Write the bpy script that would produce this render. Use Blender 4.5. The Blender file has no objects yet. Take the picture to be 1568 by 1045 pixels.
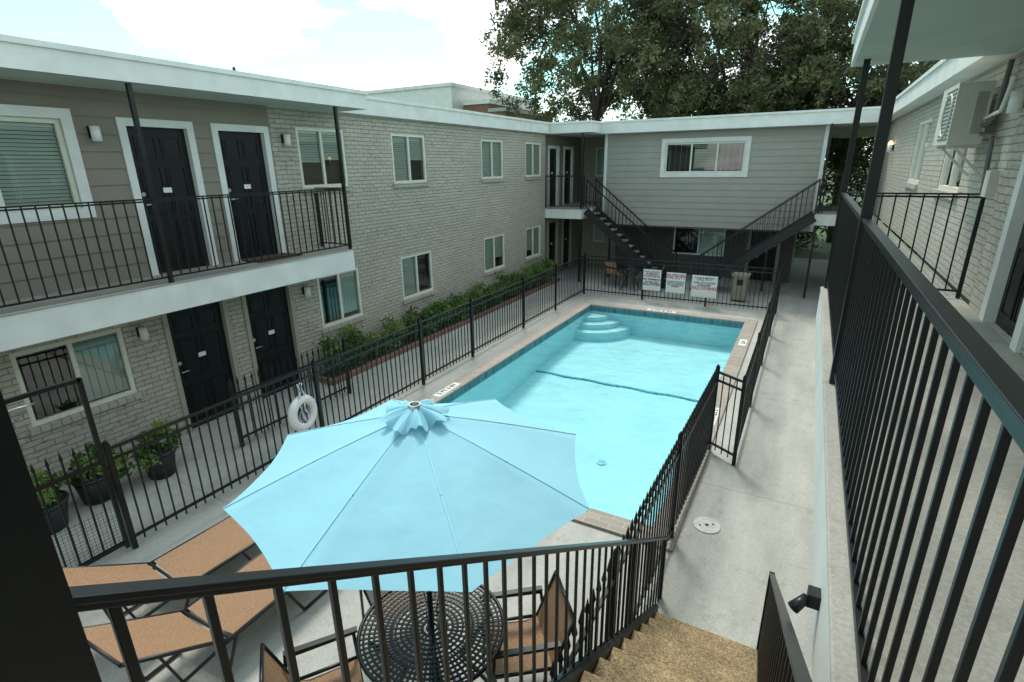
import bpy, math, random
import numpy as np
from mathutils import Vector, Matrix
random.seed(4); rng=np.random.default_rng(5)
scene=bpy.context.scene
# ---------------------------------------------------------------- materials
M={}
def nt(name):
    m=bpy.data.materials.new(name); m.use_nodes=True
    t=m.node_tree; b=t.nodes['Principled BSDF']; M[name]=m
    return m,t,b
def simple(name,col,rough=.6,metal=0.,noise=0.,nscale=8.,bump=0.,bscale=40.,spec=.5):
    m,t,b=nt(name)
    b.inputs['Base Color'].default_value=(*col,1); b.inputs['Roughness'].default_value=rough
    b.inputs['Metallic'].default_value=metal; b.inputs['Specular IOR Level'].default_value=spec
    tc=t.nodes.new('ShaderNodeTexCoord')
    if noise:
        n=t.nodes.new('ShaderNodeTexNoise'); n.inputs['Scale'].default_value=nscale; n.inputs['Detail'].default_value=6
        t.links.new(tc.outputs['Object'],n.inputs['Vector'])
        r=t.nodes.new('ShaderNodeMapRange'); r.inputs['From Min'].default_value=.3; r.inputs['From Max'].default_value=.7
        r.inputs['To Min'].default_value=1-noise; r.inputs['To Max'].default_value=1+noise
        t.links.new(n.outputs['Fac'],r.inputs['Value'])
        mx=t.nodes.new('ShaderNodeVectorMath'); mx.operation='SCALE'; mx.inputs[0].default_value=col
        t.links.new(r.outputs['Result'],mx.inputs['Scale']); t.links.new(mx.outputs['Vector'],b.inputs['Base Color'])
    if bump:
        n2=t.nodes.new('ShaderNodeTexNoise'); n2.inputs['Scale'].default_value=bscale; n2.inputs['Detail'].default_value=5
        t.links.new(tc.outputs['Object'],n2.inputs['Vector'])
        bp=t.nodes.new('ShaderNodeBump'); bp.inputs['Strength'].default_value=bump; bp.inputs['Distance'].default_value=.02
        t.links.new(n2.outputs['Fac'],bp.inputs['Height']); t.links.new(bp.outputs['Normal'],b.inputs['Normal'])
    return m
simple('white_paint',(.72,.715,.68),.5,noise=.08,nscale=3,bump=.1)
simple('trim_paint',(.68,.66,.56),.45,noise=.05)
simple('trim_tan',(.36,.32,.25),.5,noise=.05)
simple('door_black',(.008,.008,.009),.45,spec=.3)
simple('door_teal',(.004,.007,.008),.4,spec=.3)
simple('iron',(.008,.009,.010),.36,noise=.2,nscale=20,spec=.4)
simple('iron_matte',(.012,.012,.013),.5,noise=.2,nscale=20)
simple('steel',(.5,.5,.48),.3,.9)
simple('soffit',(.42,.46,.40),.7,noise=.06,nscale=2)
simple('siding_dark',(.235,.20,.16),.6,noise=.06,nscale=2.5,bump=.08,bscale=60)
simple('siding_gray',(.345,.32,.28),.6,noise=.05,nscale=2.5,bump=.08,bscale=60)
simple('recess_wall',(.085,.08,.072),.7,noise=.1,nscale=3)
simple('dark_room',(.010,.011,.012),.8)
simple('blind',(.66,.70,.62),.6)
simple('blind2',(.35,.38,.34),.6)
simple('plastic_white',(.75,.75,.72),.4)
simple('ac_metal',(.58,.57,.50),.5,noise=.08,nscale=6)
simple('ac_dark',(.12,.12,.11),.6)
simple('lamp_gray',(.4,.39,.36),.5)
simple('bark',(.06,.045,.035),.9,noise=.3,nscale=6,bump=.5)
simple('soil',(.07,.05,.035),.95,noise=.4,nscale=12,bump=.5)
simple('grass',(.07,.10,.035),.95,noise=.3,nscale=3,bump=.4)
simple('red_brick',(.24,.13,.09),.9,noise=.2,nscale=5)
simple('mat_brown',(.10,.05,.025),.95,noise=.3,nscale=80)
simple('bin_tan',(.30,.26,.19),.6,noise=.1)
simple('text_black',(.02,.02,.02),.6)
simple('text_red',(.5,.02,.02),.6)
simple('blue_rope',(.03,.06,.25),.7)
simple('pot_dark',(.02,.02,.022),.5)
simple('step_white',(.62,.80,.81),.6)
simple('line_tile',(.05,.33,.40),.5,noise=.5,nscale=9)
simple('ring_white',(.8,.78,.74),.5,noise=.05)
simple('drain',(.55,.54,.5),.6,noise=.15,nscale=20)
simple('basin',(.47,.73,.76),.7,noise=.06,nscale=1.2)
def concrete(name,base,dark,joint=None):
    m,t,b=nt(name); b.inputs['Roughness'].default_value=.8
    tc=t.nodes.new('ShaderNodeTexCoord')
    def noi(s,d,lo,hi,rough=.6,src=None):
        n=t.nodes.new('ShaderNodeTexNoise'); n.inputs['Scale'].default_value=s; n.inputs['Detail'].default_value=d; n.inputs['Roughness'].default_value=rough
        t.links.new(src or tc.outputs['Object'],n.inputs['Vector'])
        r=t.nodes.new('ShaderNodeMapRange'); r.inputs['From Min'].default_value=lo; r.inputs['From Max'].default_value=hi
        t.links.new(n.outputs['Fac'],r.inputs['Value']); return n,r
    mp=t.nodes.new('ShaderNodeMapping'); mp.inputs['Scale'].default_value=(2.2,.6,1); t.links.new(tc.outputs['Object'],mp.inputs[0])
    _,r1=noi(.9,8,.35,.68,.65,mp.outputs[0]); _,r2=noi(5,9,.54,.72,.75); n3,r3=noi(60,3,.3,.7); _,r5=noi(1.6,9,.58,.64,.8)
    m1=t.nodes.new('ShaderNodeMix'); m1.data_type='RGBA'; m1.inputs[6].default_value=(*base,1); m1.inputs[7].default_value=(*[c*.70 for c in base],1)
    t.links.new(r1.outputs[0],m1.inputs[0])
    m2=t.nodes.new('ShaderNodeMix'); m2.data_type='RGBA'; m2.inputs[7].default_value=(*dark,1); t.links.new(m1.outputs[2],m2.inputs[6])
    s=t.nodes.new('ShaderNodeMath'); s.operation='MULTIPLY'; s.inputs[1].default_value=.40; t.links.new(r2.outputs[0],s.inputs[0])
    s2=t.nodes.new('ShaderNodeMath'); s2.operation='MULTIPLY_ADD'; s2.inputs[1].default_value=.28; t.links.new(r5.outputs[0],s2.inputs[0]); t.links.new(s.outputs[0],s2.inputs[2]); t.links.new(s2.outputs[0],m2.inputs[0])
    m3=t.nodes.new('ShaderNodeMix'); m3.data_type='RGBA'; m3.blend_type='MULTIPLY'; m3.inputs[0].default_value=.25
    t.links.new(m2.outputs[2],m3.inputs[6]); t.links.new(r3.outputs[0],m3.inputs[7])
    last=m3.outputs[2]
    if joint:
        sx=t.nodes.new('ShaderNodeSeparateXYZ'); t.links.new(tc.outputs['Object'],sx.inputs[0])
        d=t.nodes.new('ShaderNodeMath'); d.operation='DIVIDE'; d.inputs[1].default_value=joint; t.links.new(sx.outputs['Y'],d.inputs[0])
        f=t.nodes.new('ShaderNodeMath'); f.operation='FRACT'; t.links.new(d.outputs[0],f.inputs[0])
        l=t.nodes.new('ShaderNodeMath'); l.operation='LESS_THAN'; l.inputs[1].default_value=.010/joint; t.links.new(f.outputs[0],l.inputs[0])
        l2=t.nodes.new('ShaderNodeMath'); l2.operation='MULTIPLY'; l2.inputs[1].default_value=.5; t.links.new(l.outputs[0],l2.inputs[0])
        m4=t.nodes.new('ShaderNodeMix'); m4.data_type='RGBA'; m4.inputs[7].default_value=(.08,.075,.065,1)
        t.links.new(last,m4.inputs[6]); t.links.new(l2.outputs[0],m4.inputs[0]); last=m4.outputs[2]
    t.links.new(last,b.inputs['Base Color'])
    bp=t.nodes.new('ShaderNodeBump'); bp.inputs['Strength'].default_value=.25; bp.inputs['Distance'].default_value=.01
    t.links.new(n3.outputs['Fac'],bp.inputs['Height']); t.links.new(bp.outputs['Normal'],b.inputs['Normal'])
concrete('concrete',(.54,.525,.48),(.20,.175,.14),3.2)
concrete('slab_top',(.45,.42,.37),(.18,.15,.11))
def brick(name,c1,c2,mortar,axis,w=.215,h=.076,bump=.6,weep=1.2):
    m,t,b=nt(name); b.inputs['Roughness'].default_value=.7
    tc=t.nodes.new('ShaderNodeTexCoord'); sx=t.nodes.new('ShaderNodeSeparateXYZ'); t.links.new(tc.outputs['Object'],sx.inputs[0])
    cb=t.nodes.new('ShaderNodeCombineXYZ')
    t.links.new(sx.outputs['Y' if axis=='x' else 'X'],cb.inputs[0]); t.links.new(sx.outputs['Z' if axis!='z' else 'Y'],cb.inputs[1])
    n0=t.nodes.new('ShaderNodeTexNoise'); n0.inputs['Scale'].default_value=9; n0.inputs['Detail'].default_value=4; t.links.new(tc.outputs['Object'],n0.inputs['Vector'])
    sc=t.nodes.new('ShaderNodeVectorMath'); sc.operation='SCALE'; sc.inputs['Scale'].default_value=.018; t.links.new(n0.outputs['Color'],sc.inputs[0])
    ad=t.nodes.new('ShaderNodeVectorMath'); t.links.new(cb.outputs[0],ad.inputs[0]); t.links.new(sc.outputs[0],ad.inputs[1])
    br=t.nodes.new('ShaderNodeTexBrick'); t.links.new(ad.outputs[0],br.inputs['Vector'])
    br.inputs['Scale'].default_value=1; br.inputs['Brick Width'].default_value=w; br.inputs['Row Height'].default_value=h
    br.inputs['Mortar Size'].default_value=.007; br.inputs['Mortar Smooth'].default_value=.5
    br.inputs['Color1'].default_value=(*c1,1); br.inputs['Color2'].default_value=(*c2,1); br.inputs['Mortar'].default_value=(*mortar,1)
    n1=t.nodes.new('ShaderNodeTexNoise'); n1.inputs['Scale'].default_value=7; n1.inputs['Detail'].default_value=3
    mp=t.nodes.new('ShaderNodeMapping'); mp.inputs['Scale'].default_value=(1,1,2.8); t.links.new(tc.outputs['Object'],mp.inputs[0]); t.links.new(mp.outputs[0],n1.inputs['Vector'])
    r1=t.nodes.new('ShaderNodeMapRange'); r1.inputs['From Min'].default_value=.61; r1.inputs['From Max'].default_value=.68; t.links.new(n1.outputs['Fac'],r1.inputs['Value'])
    inv=t.nodes.new('ShaderNodeMath'); inv.operation='SUBTRACT'; inv.inputs[0].default_value=1; t.links.new(br.outputs['Fac'],inv.inputs[1])
    a2=t.nodes.new('ShaderNodeMath'); a2.operation='MULTIPLY_ADD'; a2.inputs[1].default_value=weep; t.links.new(r1.outputs[0],a2.inputs[0]); t.links.new(inv.outputs[0],a2.inputs[2])
    n2=t.nodes.new('ShaderNodeTexNoise'); n2.inputs['Scale'].default_value=50; t.links.new(tc.outputs['Object'],n2.inputs['Vector'])
    a3=t.nodes.new('ShaderNodeMath'); a3.operation='MULTIPLY_ADD'; a3.inputs[1].default_value=.35; t.links.new(n2.outputs['Fac'],a3.inputs[0]); t.links.new(a2.outputs[0],a3.inputs[2])
    bp=t.nodes.new('ShaderNodeBump'); bp.inputs['Strength'].default_value=bump; bp.inputs['Distance'].default_value=.028
    t.links.new(a3.outputs[0],bp.inputs['Height']); t.links.new(bp.outputs['Normal'],b.inputs['Normal'])
    n4=t.nodes.new('ShaderNodeTexNoise'); n4.inputs['Scale'].default_value=.7; n4.inputs['Detail'].default_value=6; t.links.new(tc.outputs['Object'],n4.inputs['Vector'])
    r4=t.nodes.new('ShaderNodeMapRange'); r4.inputs['To Min'].default_value=.84; r4.inputs['To Max'].default_value=1.16; t.links.new(n4.outputs['Fac'],r4.inputs['Value'])
    s4=t.nodes.new('ShaderNodeVectorMath'); s4.operation='SCALE'; t.links.new(br.outputs['Color'],s4.inputs[0]); t.links.new(r4.outputs[0],s4.inputs['Scale'])
    t.links.new(s4.outputs[0],b.inputs['Base Color'])
brick('brick_x',(.475,.43,.36),(.425,.38,.315),(.25,.22,.18),'x',bump=.7)
brick('brick_y',(.475,.43,.36),(.425,.38,.315),(.25,.22,.18),'y',bump=.7)
brick('brick_sill',(.46,.42,.36),(.40,.36,.31),(.2,.18,.16),'x',w=.11,h=.2)
brick('coping',(.36,.30,.255),(.29,.24,.20),(.42,.40,.37),'z',w=.30,h=.10,bump=.3,weep=0)
brick('pool_tile',(.04,.14,.18),(.10,.24,.28),(.25,.32,.33),'x',w=.15,h=.15,bump=.1,weep=0)
brick('pool_tile_y',(.04,.14,.18),(.10,.24,.28),(.25,.32,.33),'y',w=.15,h=.15,bump=.1,weep=0)
m,t,b=nt('tread'); b.inputs['Roughness'].default_value=.85
tc=t.nodes.new('ShaderNodeTexCoord'); v=t.nodes.new('ShaderNodeTexVoronoi'); v.inputs['Scale'].default_value=110; t.links.new(tc.outputs['Object'],v.inputs['Vector'])
cr=t.nodes.new('ShaderNodeValToRGB'); cr.color_ramp.elements[0].color=(.17,.11,.055,1); cr.color_ramp.elements[1].color=(.44,.32,.18,1)
sp=t.nodes.new('ShaderNodeSeparateColor'); t.links.new(v.outputs['Color'],sp.inputs[0]); t.links.new(sp.outputs[0],cr.inputs[0])
n=t.nodes.new('ShaderNodeTexNoise'); n.inputs['Scale'].default_value=5; n.inputs['Detail'].default_value=6; t.links.new(tc.outputs['Object'],n.inputs['Vector'])
mr=t.nodes.new('ShaderNodeMapRange'); mr.inputs['From Min'].default_value=.3; mr.inputs['From Max'].default_value=.7; mr.inputs['To Min'].default_value=.75; mr.inputs['To Max'].default_value=1.25; t.links.new(n.outputs[0],mr.inputs[0])
sc=t.nodes.new('ShaderNodeVectorMath'); sc.operation='SCALE'; t.links.new(cr.outputs[0],sc.inputs[0]); t.links.new(mr.outputs[0],sc.inputs['Scale']); t.links.new(sc.outputs[0],b.inputs['Base Color'])
bp=t.nodes.new('ShaderNodeBump'); bp.inputs['Strength'].default_value=.5; bp.inputs['Distance'].default_value=.006; t.links.new(v.outputs['Distance'],bp.inputs['Height']); t.links.new(bp.outputs[0],b.inputs['Normal'])
m,t,b=nt('sling'); b.inputs['Roughness'].default_value=.75
tc=t.nodes.new('ShaderNodeTexCoord'); w=t.nodes.new('ShaderNodeTexNoise'); w.inputs['Scale'].default_value=140; t.links.new(tc.outputs['Object'],w.inputs['Vector'])
cr=t.nodes.new('ShaderNodeValToRGB'); cr.color_ramp.elements[0].position=.35; cr.color_ramp.elements[1].position=.65; cr.color_ramp.elements[0].color=(.18,.095,.045,1); cr.color_ramp.elements[1].color=(.38,.22,.125,1)
t.links.new(w.outputs[0],cr.inputs[0]); t.links.new(cr.outputs[0],b.inputs['Base Color'])
def glassy(name,tint,fac,rough,wave=None,ior=1.45):
    m,t,b=nt(name); t.nodes.remove(b); out=t.nodes['Material Output']
    tr=t.nodes.new('ShaderNodeBsdfTransparent'); tr.inputs[0].default_value=(*tint,1)
    gl=t.nodes.new('ShaderNodeBsdfGlossy'); gl.inputs['Roughness'].default_value=rough
    fr=t.nodes.new('ShaderNodeFresnel'); fr.inputs[0].default_value=ior
    ad=t.nodes.new('ShaderNodeMath'); ad.operation='ADD'; ad.inputs[1].default_value=fac; ad.use_clamp=True; t.links.new(fr.outputs[0],ad.inputs[0])
    mx=t.nodes.new('ShaderNodeMixShader'); t.links.new(ad.outputs[0],mx.inputs[0]); t.links.new(tr.outputs[0],mx.inputs[1]); t.links.new(gl.outputs[0],mx.inputs[2]); t.links.new(mx.outputs[0],out.inputs[0])
    if wave:
        tc=t.nodes.new('ShaderNodeTexCoord'); n=t.nodes.new('ShaderNodeTexNoise'); n.inputs['Scale'].default_value=wave[0]; n.inputs['Detail'].default_value=4; t.links.new(tc.outputs['Object'],n.inputs['Vector'])
        bp=t.nodes.new('ShaderNodeBump'); bp.inputs['Strength'].default_value=wave[1]; bp.inputs['Distance'].default_value=.04; t.links.new(n.outputs[0],bp.inputs['Height']); t.links.new(bp.outputs[0],gl.inputs['Normal']); t.links.new(bp.outputs[0],fr.inputs['Normal'])
glassy('glass',(.85,.92,.90),.08,.01)
glassy('water',(.80,.955,.97),.0,.03,(3.5,1.),1.33)
m,t,b=nt('canopy'); out=t.nodes['Material Output']
tc=t.nodes.new('ShaderNodeTexCoord')
b.inputs['Base Color'].default_value=(.34,.67,.80,1); b.inputs['Roughness'].default_value=.8
n=t.nodes.new('ShaderNodeTexNoise'); n.inputs['Scale'].default_value=3.; n.inputs['Detail'].default_value=3; t.links.new(tc.outputs['Object'],n.inputs['Vector'])
bp=t.nodes.new('ShaderNodeBump'); bp.inputs['Strength'].default_value=.35; bp.inputs['Distance'].default_value=.06; t.links.new(n.outputs[0],bp.inputs['Height']); t.links.new(bp.outputs[0],b.inputs['Normal'])
tl=t.nodes.new('ShaderNodeBsdfTranslucent'); tl.inputs[0].default_value=(.38,.72,.84,1)
mx=t.nodes.new('ShaderNodeMixShader'); mx.inputs[0].default_value=.22; t.links.new(b.outputs[0],mx.inputs[1]); t.links.new(tl.outputs[0],mx.inputs[2]); t.links.new(mx.outputs[0],out.inputs[0])
simple('canopy_seam',(.31,.63,.76),.8)
def leafmat(name,c1,c2,tr=.3):
    m,t,b=nt(name); out=t.nodes['Material Output']; b.inputs['Roughness'].default_value=.6
    tc=t.nodes.new('ShaderNodeTexCoord'); n=t.nodes.new('ShaderNodeTexNoise'); n.inputs['Scale'].default_value=2.; n.inputs['Detail'].default_value=3; t.links.new(tc.outputs['Object'],n.inputs['Vector'])
    cr=t.nodes.new('ShaderNodeValToRGB'); cr.color_ramp.elements[0].position=.35; cr.color_ramp.elements[1].position=.65; cr.color_ramp.elements[0].color=(*c1,1); cr.color_ramp.elements[1].color=(*c2,1)
    t.links.new(n.outputs[0],cr.inputs[0]); t.links.new(cr.outputs[0],b.inputs['Base Color'])
    tl=t.nodes.new('ShaderNodeBsdfTranslucent'); t.links.new(cr.outputs[0],tl.inputs[0])
    mx=t.nodes.new('ShaderNodeMixShader'); mx.inputs[0].default_value=tr; t.links.new(b.outputs[0],mx.inputs[1]); t.links.new(tl.outputs[0],mx.inputs[2]); t.links.new(mx.outputs[0],out.inputs[0])
leafmat('leaf_a',(.06,.075,.025),(.12,.135,.05)); leafmat('leaf_b',(.04,.055,.02),(.08,.095,.035)); leafmat('leaf_c',(.10,.11,.045),(.17,.175,.08))
leafmat('leaf_h1',(.05,.11,.02),(.11,.20,.04)); leafmat('leaf_h2',(.13,.22,.045),(.24,.34,.08))
m,t,b=nt('lamp_glow'); b.inputs['Emission Color'].default_value=(1,.5,.15,1); b.inputs['Emission Strength'].default_value=6.
# ---------------------------------------------------------------- builder
class B:
    def __init__(s): s.v=[];s.f=[];s.m=[];s.mats=[];s.sm=[]
    def mi(s,n):
        if n not in s.mats: s.mats.append(n)
        return s.mats.index(n)
    def face(s,pts,mat,smooth=False):
        k=len(s.v); s.v+= [tuple(p) for p in pts]; s.f.append(tuple(range(k,k+len(pts)))); s.m.append(s.mi(mat)); s.sm.append(smooth)
    def box(s,x0,x1,y0,y1,z0,z1,mat):
        if x0>x1:x0,x1=x1,x0
        if y0>y1:y0,y1=y1,y0
        if z0>z1:z0,z1=z1,z0
        k=len(s.v); s.v+=[(x0,y0,z0),(x1,y0,z0),(x1,y1,z0),(x0,y1,z0),(x0,y0,z1),(x1,y0,z1),(x1,y1,z1),(x0,y1,z1)]
        for f in ((0,3,2,1),(4,5,6,7),(0,1,5,4),(1,2,6,5),(2,3,7,6),(3,0,4,7)): s.f.append(tuple(k+i for i in f)); s.m.append(s.mi(mat)); s.sm.append(False)
    def beam(s,p,q,w,h,mat,up=(0,0,1)):
        p=Vector(p);q=Vector(q);d=(q-p).normalized();u=Vector(up)
        if abs(d.dot(u))>.99: u=Vector((0,1,0))
        a=d.cross(u).normalized();c=a.cross(d).normalized();k=len(s.v)
        for o in (p,q):
            for i,j in ((-1,-1),(1,-1),(1,1),(-1,1)): s.v.append(tuple(o+a*i*w/2+c*j*h/2))
        for f in ((0,1,2,3),(7,6,5,4),(0,4,5,1),(1,5,6,2),(2,6,7,3),(3,7,4,0)): s.f.append(tuple(k+i for i in f)); s.m.append(s.mi(mat)); s.sm.append(False)
    def tube(s,p,q,r0,r1,mat,n=8,cap=True):
        p=Vector(p);q=Vector(q);d=(q-p).normalized();u=Vector((0,0,1)) if abs(d.z)<.95 else Vector((1,0,0))
        a=d.cross(u).normalized();c=a.cross(d);k=len(s.v)
        for o,r in ((p,r0),(q,r1)):
            for i in range(n):
                th=2*math.pi*i/n; s.v.append(tuple(o+(a*math.cos(th)+c*math.sin(th))*r))
        mi=s.mi(mat)
        for i in range(n):
            j=(i+1)%n; s.f.append((k+i,k+j,k+n+j,k+n+i)); s.m.append(mi); s.sm.append(True)
        if cap:
            s.f.append(tuple(k+i for i in range(n))[::-1]); s.m.append(mi); s.sm.append(False)
            s.f.append(tuple(k+n+i for i in range(n))); s.m.append(mi); s.sm.append(False)
    def path(s,pts,r,mat,n=8):
        for a,b in zip(pts[:-1],pts[1:]): s.tube(a,b,r,r,mat,n)
    def torus(s,c,R,r,ax,mat,n=28,mm=10):
        c=Vector(c);ax=Vector(ax).normalized();u=ax.orthogonal().normalized();w=ax.cross(u);k=len(s.v)
        for i in range(n):
            th=2*math.pi*i/n;d=u*math.cos(th)+w*math.sin(th)
            for j in range(mm):
                ph=2*math.pi*j/mm; s.v.append(tuple(c+d*(R+r*math.cos(ph))+ax*r*math.sin(ph)))
        for i in range(n):
            for j in range(mm):
                i2=(i+1)%n;j2=(j+1)%mm; s.f.append((k+i*mm+j,k+i2*mm+j,k+i2*mm+j2,k+i*mm+j2)); s.m.append(s.mi(mat)); s.sm.append(True)
    def finish(s,name,parent=None,bevel=0):
        me=bpy.data.meshes.new(name); me.from_pydata(s.v,[],s.f)
        for n in s.mats: me.materials.append(M[n])
        me.polygons.foreach_set('material_index',s.m); me.polygons.foreach_set('use_smooth',s.sm); me.update()
        o=bpy.data.objects.new(name,me); scene.collection.objects.link(o)
        if parent: o.parent=parent
        if bevel:
            md=o.modifiers.new('b','BEVEL'); md.width=bevel; md.segments=2; md.limit_method='ANGLE'
        return o
def empty(name):
    o=bpy.data.objects.new(name,None); scene.collection.objects.link(o); return o
def P3(ax,pos,a,z): return (pos,a,z) if ax=='x' else (a,pos,z)
def lbox(b,ax,p0,p1,a0,a1,z0,z1,mat):
    if ax=='x': b.box(p0,p1,a0,a1,z0,z1,mat)
    else: b.box(a0,a1,p0,p1,z0,z1,mat)
def wall(b,ax,pos,sg,a0,a1,z0,z1,holes,mat,lap=None,depth=.16):
    A=sorted({a0,a1}|{h[i] for h in holes for i in (0,1) if a0<h[i]<a1})
    Zs={z0,z1}|{h[i] for h in holes for i in (2,3) if z0<h[i]<z1}
    if lap:
        k=z0+lap
        while k<z1-.01: Zs.add(k); k+=lap
    Zs=sorted(Zs)
    for i in range(len(A)-1):
        for j in range(len(Zs)-1):
            am=(A[i]+A[i+1])/2; zm=(Zs[j]+Zs[j+1])/2
            if any(h[0]<am<h[1] and h[2]<zm<h[3] for h in holes): continue
            if lap:
                fr0=((Zs[j]-z0)/lap+1e-6)%1; fr1=fr0+(Zs[j+1]-Zs[j])/lap
                o0=pos+sg*.018*(1-fr0); o1=pos+sg*.018*(1-min(fr1,1))
                if fr0<1e-4: b.face([P3(ax,pos,A[i],Zs[j]),P3(ax,pos,A[i+1],Zs[j]),P3(ax,o0,A[i+1],Zs[j]),P3(ax,o0,A[i],Zs[j])],mat)
            else: o0=o1=pos
            b.face([P3(ax,o0,A[i],Zs[j]),P3(ax,o0,A[i+1],Zs[j]),P3(ax,o1,A[i+1],Zs[j+1]),P3(ax,o1,A[i],Zs[j+1])],mat)
    for h in holes:
        q=pos-sg*depth
        for (c,d) in (((h[0],h[2]),(h[1],h[2])),((h[1],h[2]),(h[1],h[3])),((h[1],h[3]),(h[0],h[3])),((h[0],h[3]),(h[0],h[2]))):
            b.face([P3(ax,pos,*c),P3(ax,pos,*d),P3(ax,q,*d),P3(ax,q,*c)],mat)
def window(b,ax,pos,sg,h,trim=0,cover=(1,1),sill=False,frame='trim_paint',slide=True):
    a0,a1,z0,z1=h; fw=.055
    ip=pos-sg*.07; op=pos-sg*.01
    if trim:
        for (c0,c1,d0,d1) in ((a0-trim,a0,z0-trim,z1+trim),(a1,a1+trim,z0-trim,z1+trim),(a0,a1,z1,z1+trim),(a0,a1,z0-trim,z0)):
            lbox(b,ax,pos-sg*.02,pos+sg*.035,c0,c1,d0,d1,'white_paint')
    for (c0,c1,d0,d1) in ((a0,a0+fw,z0,z1),(a1-fw,a1,z0,z1),(a0+fw,a1-fw,z1-fw,z1),(a0+fw,a1-fw,z0,z0+fw)):
        lbox(b,ax,ip,op,c0,c1,d0,d1,frame)
    am=(a0+a1)/2
    if slide: lbox(b,ax,ip+sg*.005,op-sg*.005,am-.025,am+.025,z0+fw,z1-fw,frame)
    g=pos-sg*.05
    b.face([P3(ax,g,a0+fw,z0+fw),P3(ax,g,a1-fw,z0+fw),P3(ax,g,a1-fw,z1-fw),P3(ax,g,a0+fw,z1-fw)],'glass')
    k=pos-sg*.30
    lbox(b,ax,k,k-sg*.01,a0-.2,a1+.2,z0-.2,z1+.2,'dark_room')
    for s_,(c0,c1) in enumerate(((a0+fw,am-.01),(am+.01,a1-fw))):
        cv=cover[s_]
        if cv<=0: continue
        z=z1-fw-.02; zz=z1-fw-(z1-z0-2*fw)*cv
        while z>zz:
            q=pos-sg*.085; tl=random.uniform(-.002,.002)
            b.face([P3(ax,q-sg*.012,c0,z+.014+tl),P3(ax,q-sg*.012,c1,z+.014),P3(ax,q+sg*.012,c1,z-.026),P3(ax,q+sg*.012,c0,z-.026+tl)],'blind'); z-=.045
    if sill: lbox(b,ax,pos-sg*.02,pos+sg*.05,a0-.06,a1+.06,z0-.085,z0-.003,'brick_sill')
def door(b,ax,pos,sg,h,mat,fmat='white_paint',fw=.10,knob=1,plate=True):
    a0,a1,z0,z1=h
    for (c0,c1,d0,d1) in ((a0,a0+fw,z0,z1),(a1-fw,a1,z0,z1),(a0+fw,a1-fw,z1-fw,z1)):
        lbox(b,ax,pos-sg*.10,pos+sg*.03,c0,c1,d0,d1,fmat)
    d0,d1=a0+fw,a1-fw; q=pos-sg*.06
    lbox(b,ax,q-sg*.04,q,d0,d1,z0,z1-fw,mat)
    H=z1-fw-z0;W=d1-d0
    for (r0,r1) in ((.06,.36),(.42,.74),(.79,.94)):
        for (c0,c1) in ((.12,.46),(.54,.88)):
            x0,x1,y0,y1=d0+W*c0,d0+W*c1,z0+H*r0,z0+H*r1
            for (e0,e1,f0,f1) in ((x0,x1,y0,y0+.015),(x0,x1,y1-.015,y1),(x0,x0+.015,y0+.015,y1-.015),(x1-.015,x1,y0+.015,y1-.015)):
                lbox(b,ax,q,q+sg*.012,e0,e1,f0,f1,mat)
            lbox(b,ax,q,q+sg*.008,x0+.04,x1-.04,y0+.04,y1-.04,mat)
    ka=d0+.07 if knob>0 else d1-.07
    b.tube(P3(ax,q,ka,z0+.98),P3(ax,q+sg*.06,ka,z0+.98),.014,.014,'steel'); b.tube(P3(ax,q+sg*.05,ka,z0+.98),P3(ax,q+sg*.05,ka+.11*knob,z0+.98),.011,.011,'steel')
    b.tube(P3(ax,q,ka,z0+1.12),P3(ax,q+sg*.02,ka,z0+1.12),.03,.03,'steel',12)
    if plate: lbox(b,ax,q+sg*.009,q+sg*.016,(d0+d1)/2-.06,(d0+d1)/2+.06,z0+1.13,z0+1.20,'plastic_white')
def wlamp(b,ax,pos,sg,a,z,lit=False):
    lbox(b,ax,pos,pos+sg*.03,a-.05,a+.05,z-.05,z+.09,'iron')
    b.tube(P3(ax,pos+sg*.085,a,z-.09),P3(ax,pos+sg*.085,a,z+.09),.055,.055,'plastic_white',14)
    if lit: b.tube(P3(ax,pos+sg*.085,a,z+.095),P3(ax,pos+sg*.085,a,z+.17),.06,.03,'lamp_glow',10)
def railing(b,p,q,h=1.09,sp=.12,cap=.04,low=.08,r=.014,mat='iron',ends=(1,1)):
    p=Vector(p);q=Vector(q);L=(q-p).length;up=Vector((0,0,1));hz=Vector((q.x-p.x,q.y-p.y,0)).length
    b.beam(p+up*h,q+up*h,cap,.018,mat); b.beam(p+up*(h-.03),q+up*(h-.03),.02,.02,mat); b.beam(p+up*low,q+up*low,.022,.022,mat)
    n=max(1,int(hz/sp))
    for i in range(n+1):
        if (i==0 and not ends[0]) or (i==n and not ends[1]): continue
        t=i/n; o=p.lerp(q,t); w=.035 if i in(0,n) else r
        b.beam(o+up*(low if i not in (0,n) else 0),o+up*(h-.01),w,w,mat,(0,1,0))
def fence(b,p,q,h=1.25,sp=.115,finial=False,posts=None,mat='iron'):
    p=Vector(p);q=Vector(q);up=Vector((0,0,1));L=(q-p).length;d=(q-p)/L
    for z in (.14,h-.14,h-.02) if not finial else (.14,h-.16): b.beam(p+up*z,q+up*z,.028,.028,mat)
    n=int(L/sp)
    for i in range(1,n):
        o=p+d*(L*i/n); b.beam(o+up*.06,o+up*(h-.02),.015,.015,mat,(0,1,0))
        if finial:
            b.tube(o+up*(h-.03),o+up*(h+.0),.009,.020,mat,6); b.tube(o+up*h,o+up*(h+.10),.020,.001,mat,6)
    for s_ in (posts if posts is not None else [0,L]):
        o=p+d*s_; b.box(o.x-.025,o.x+.025,o.y-.025,o.y+.025,0,h+.05,mat); b.tube(o+up*(h+.05),o+up*(h+.09),.028,.006,mat,8)
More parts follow.
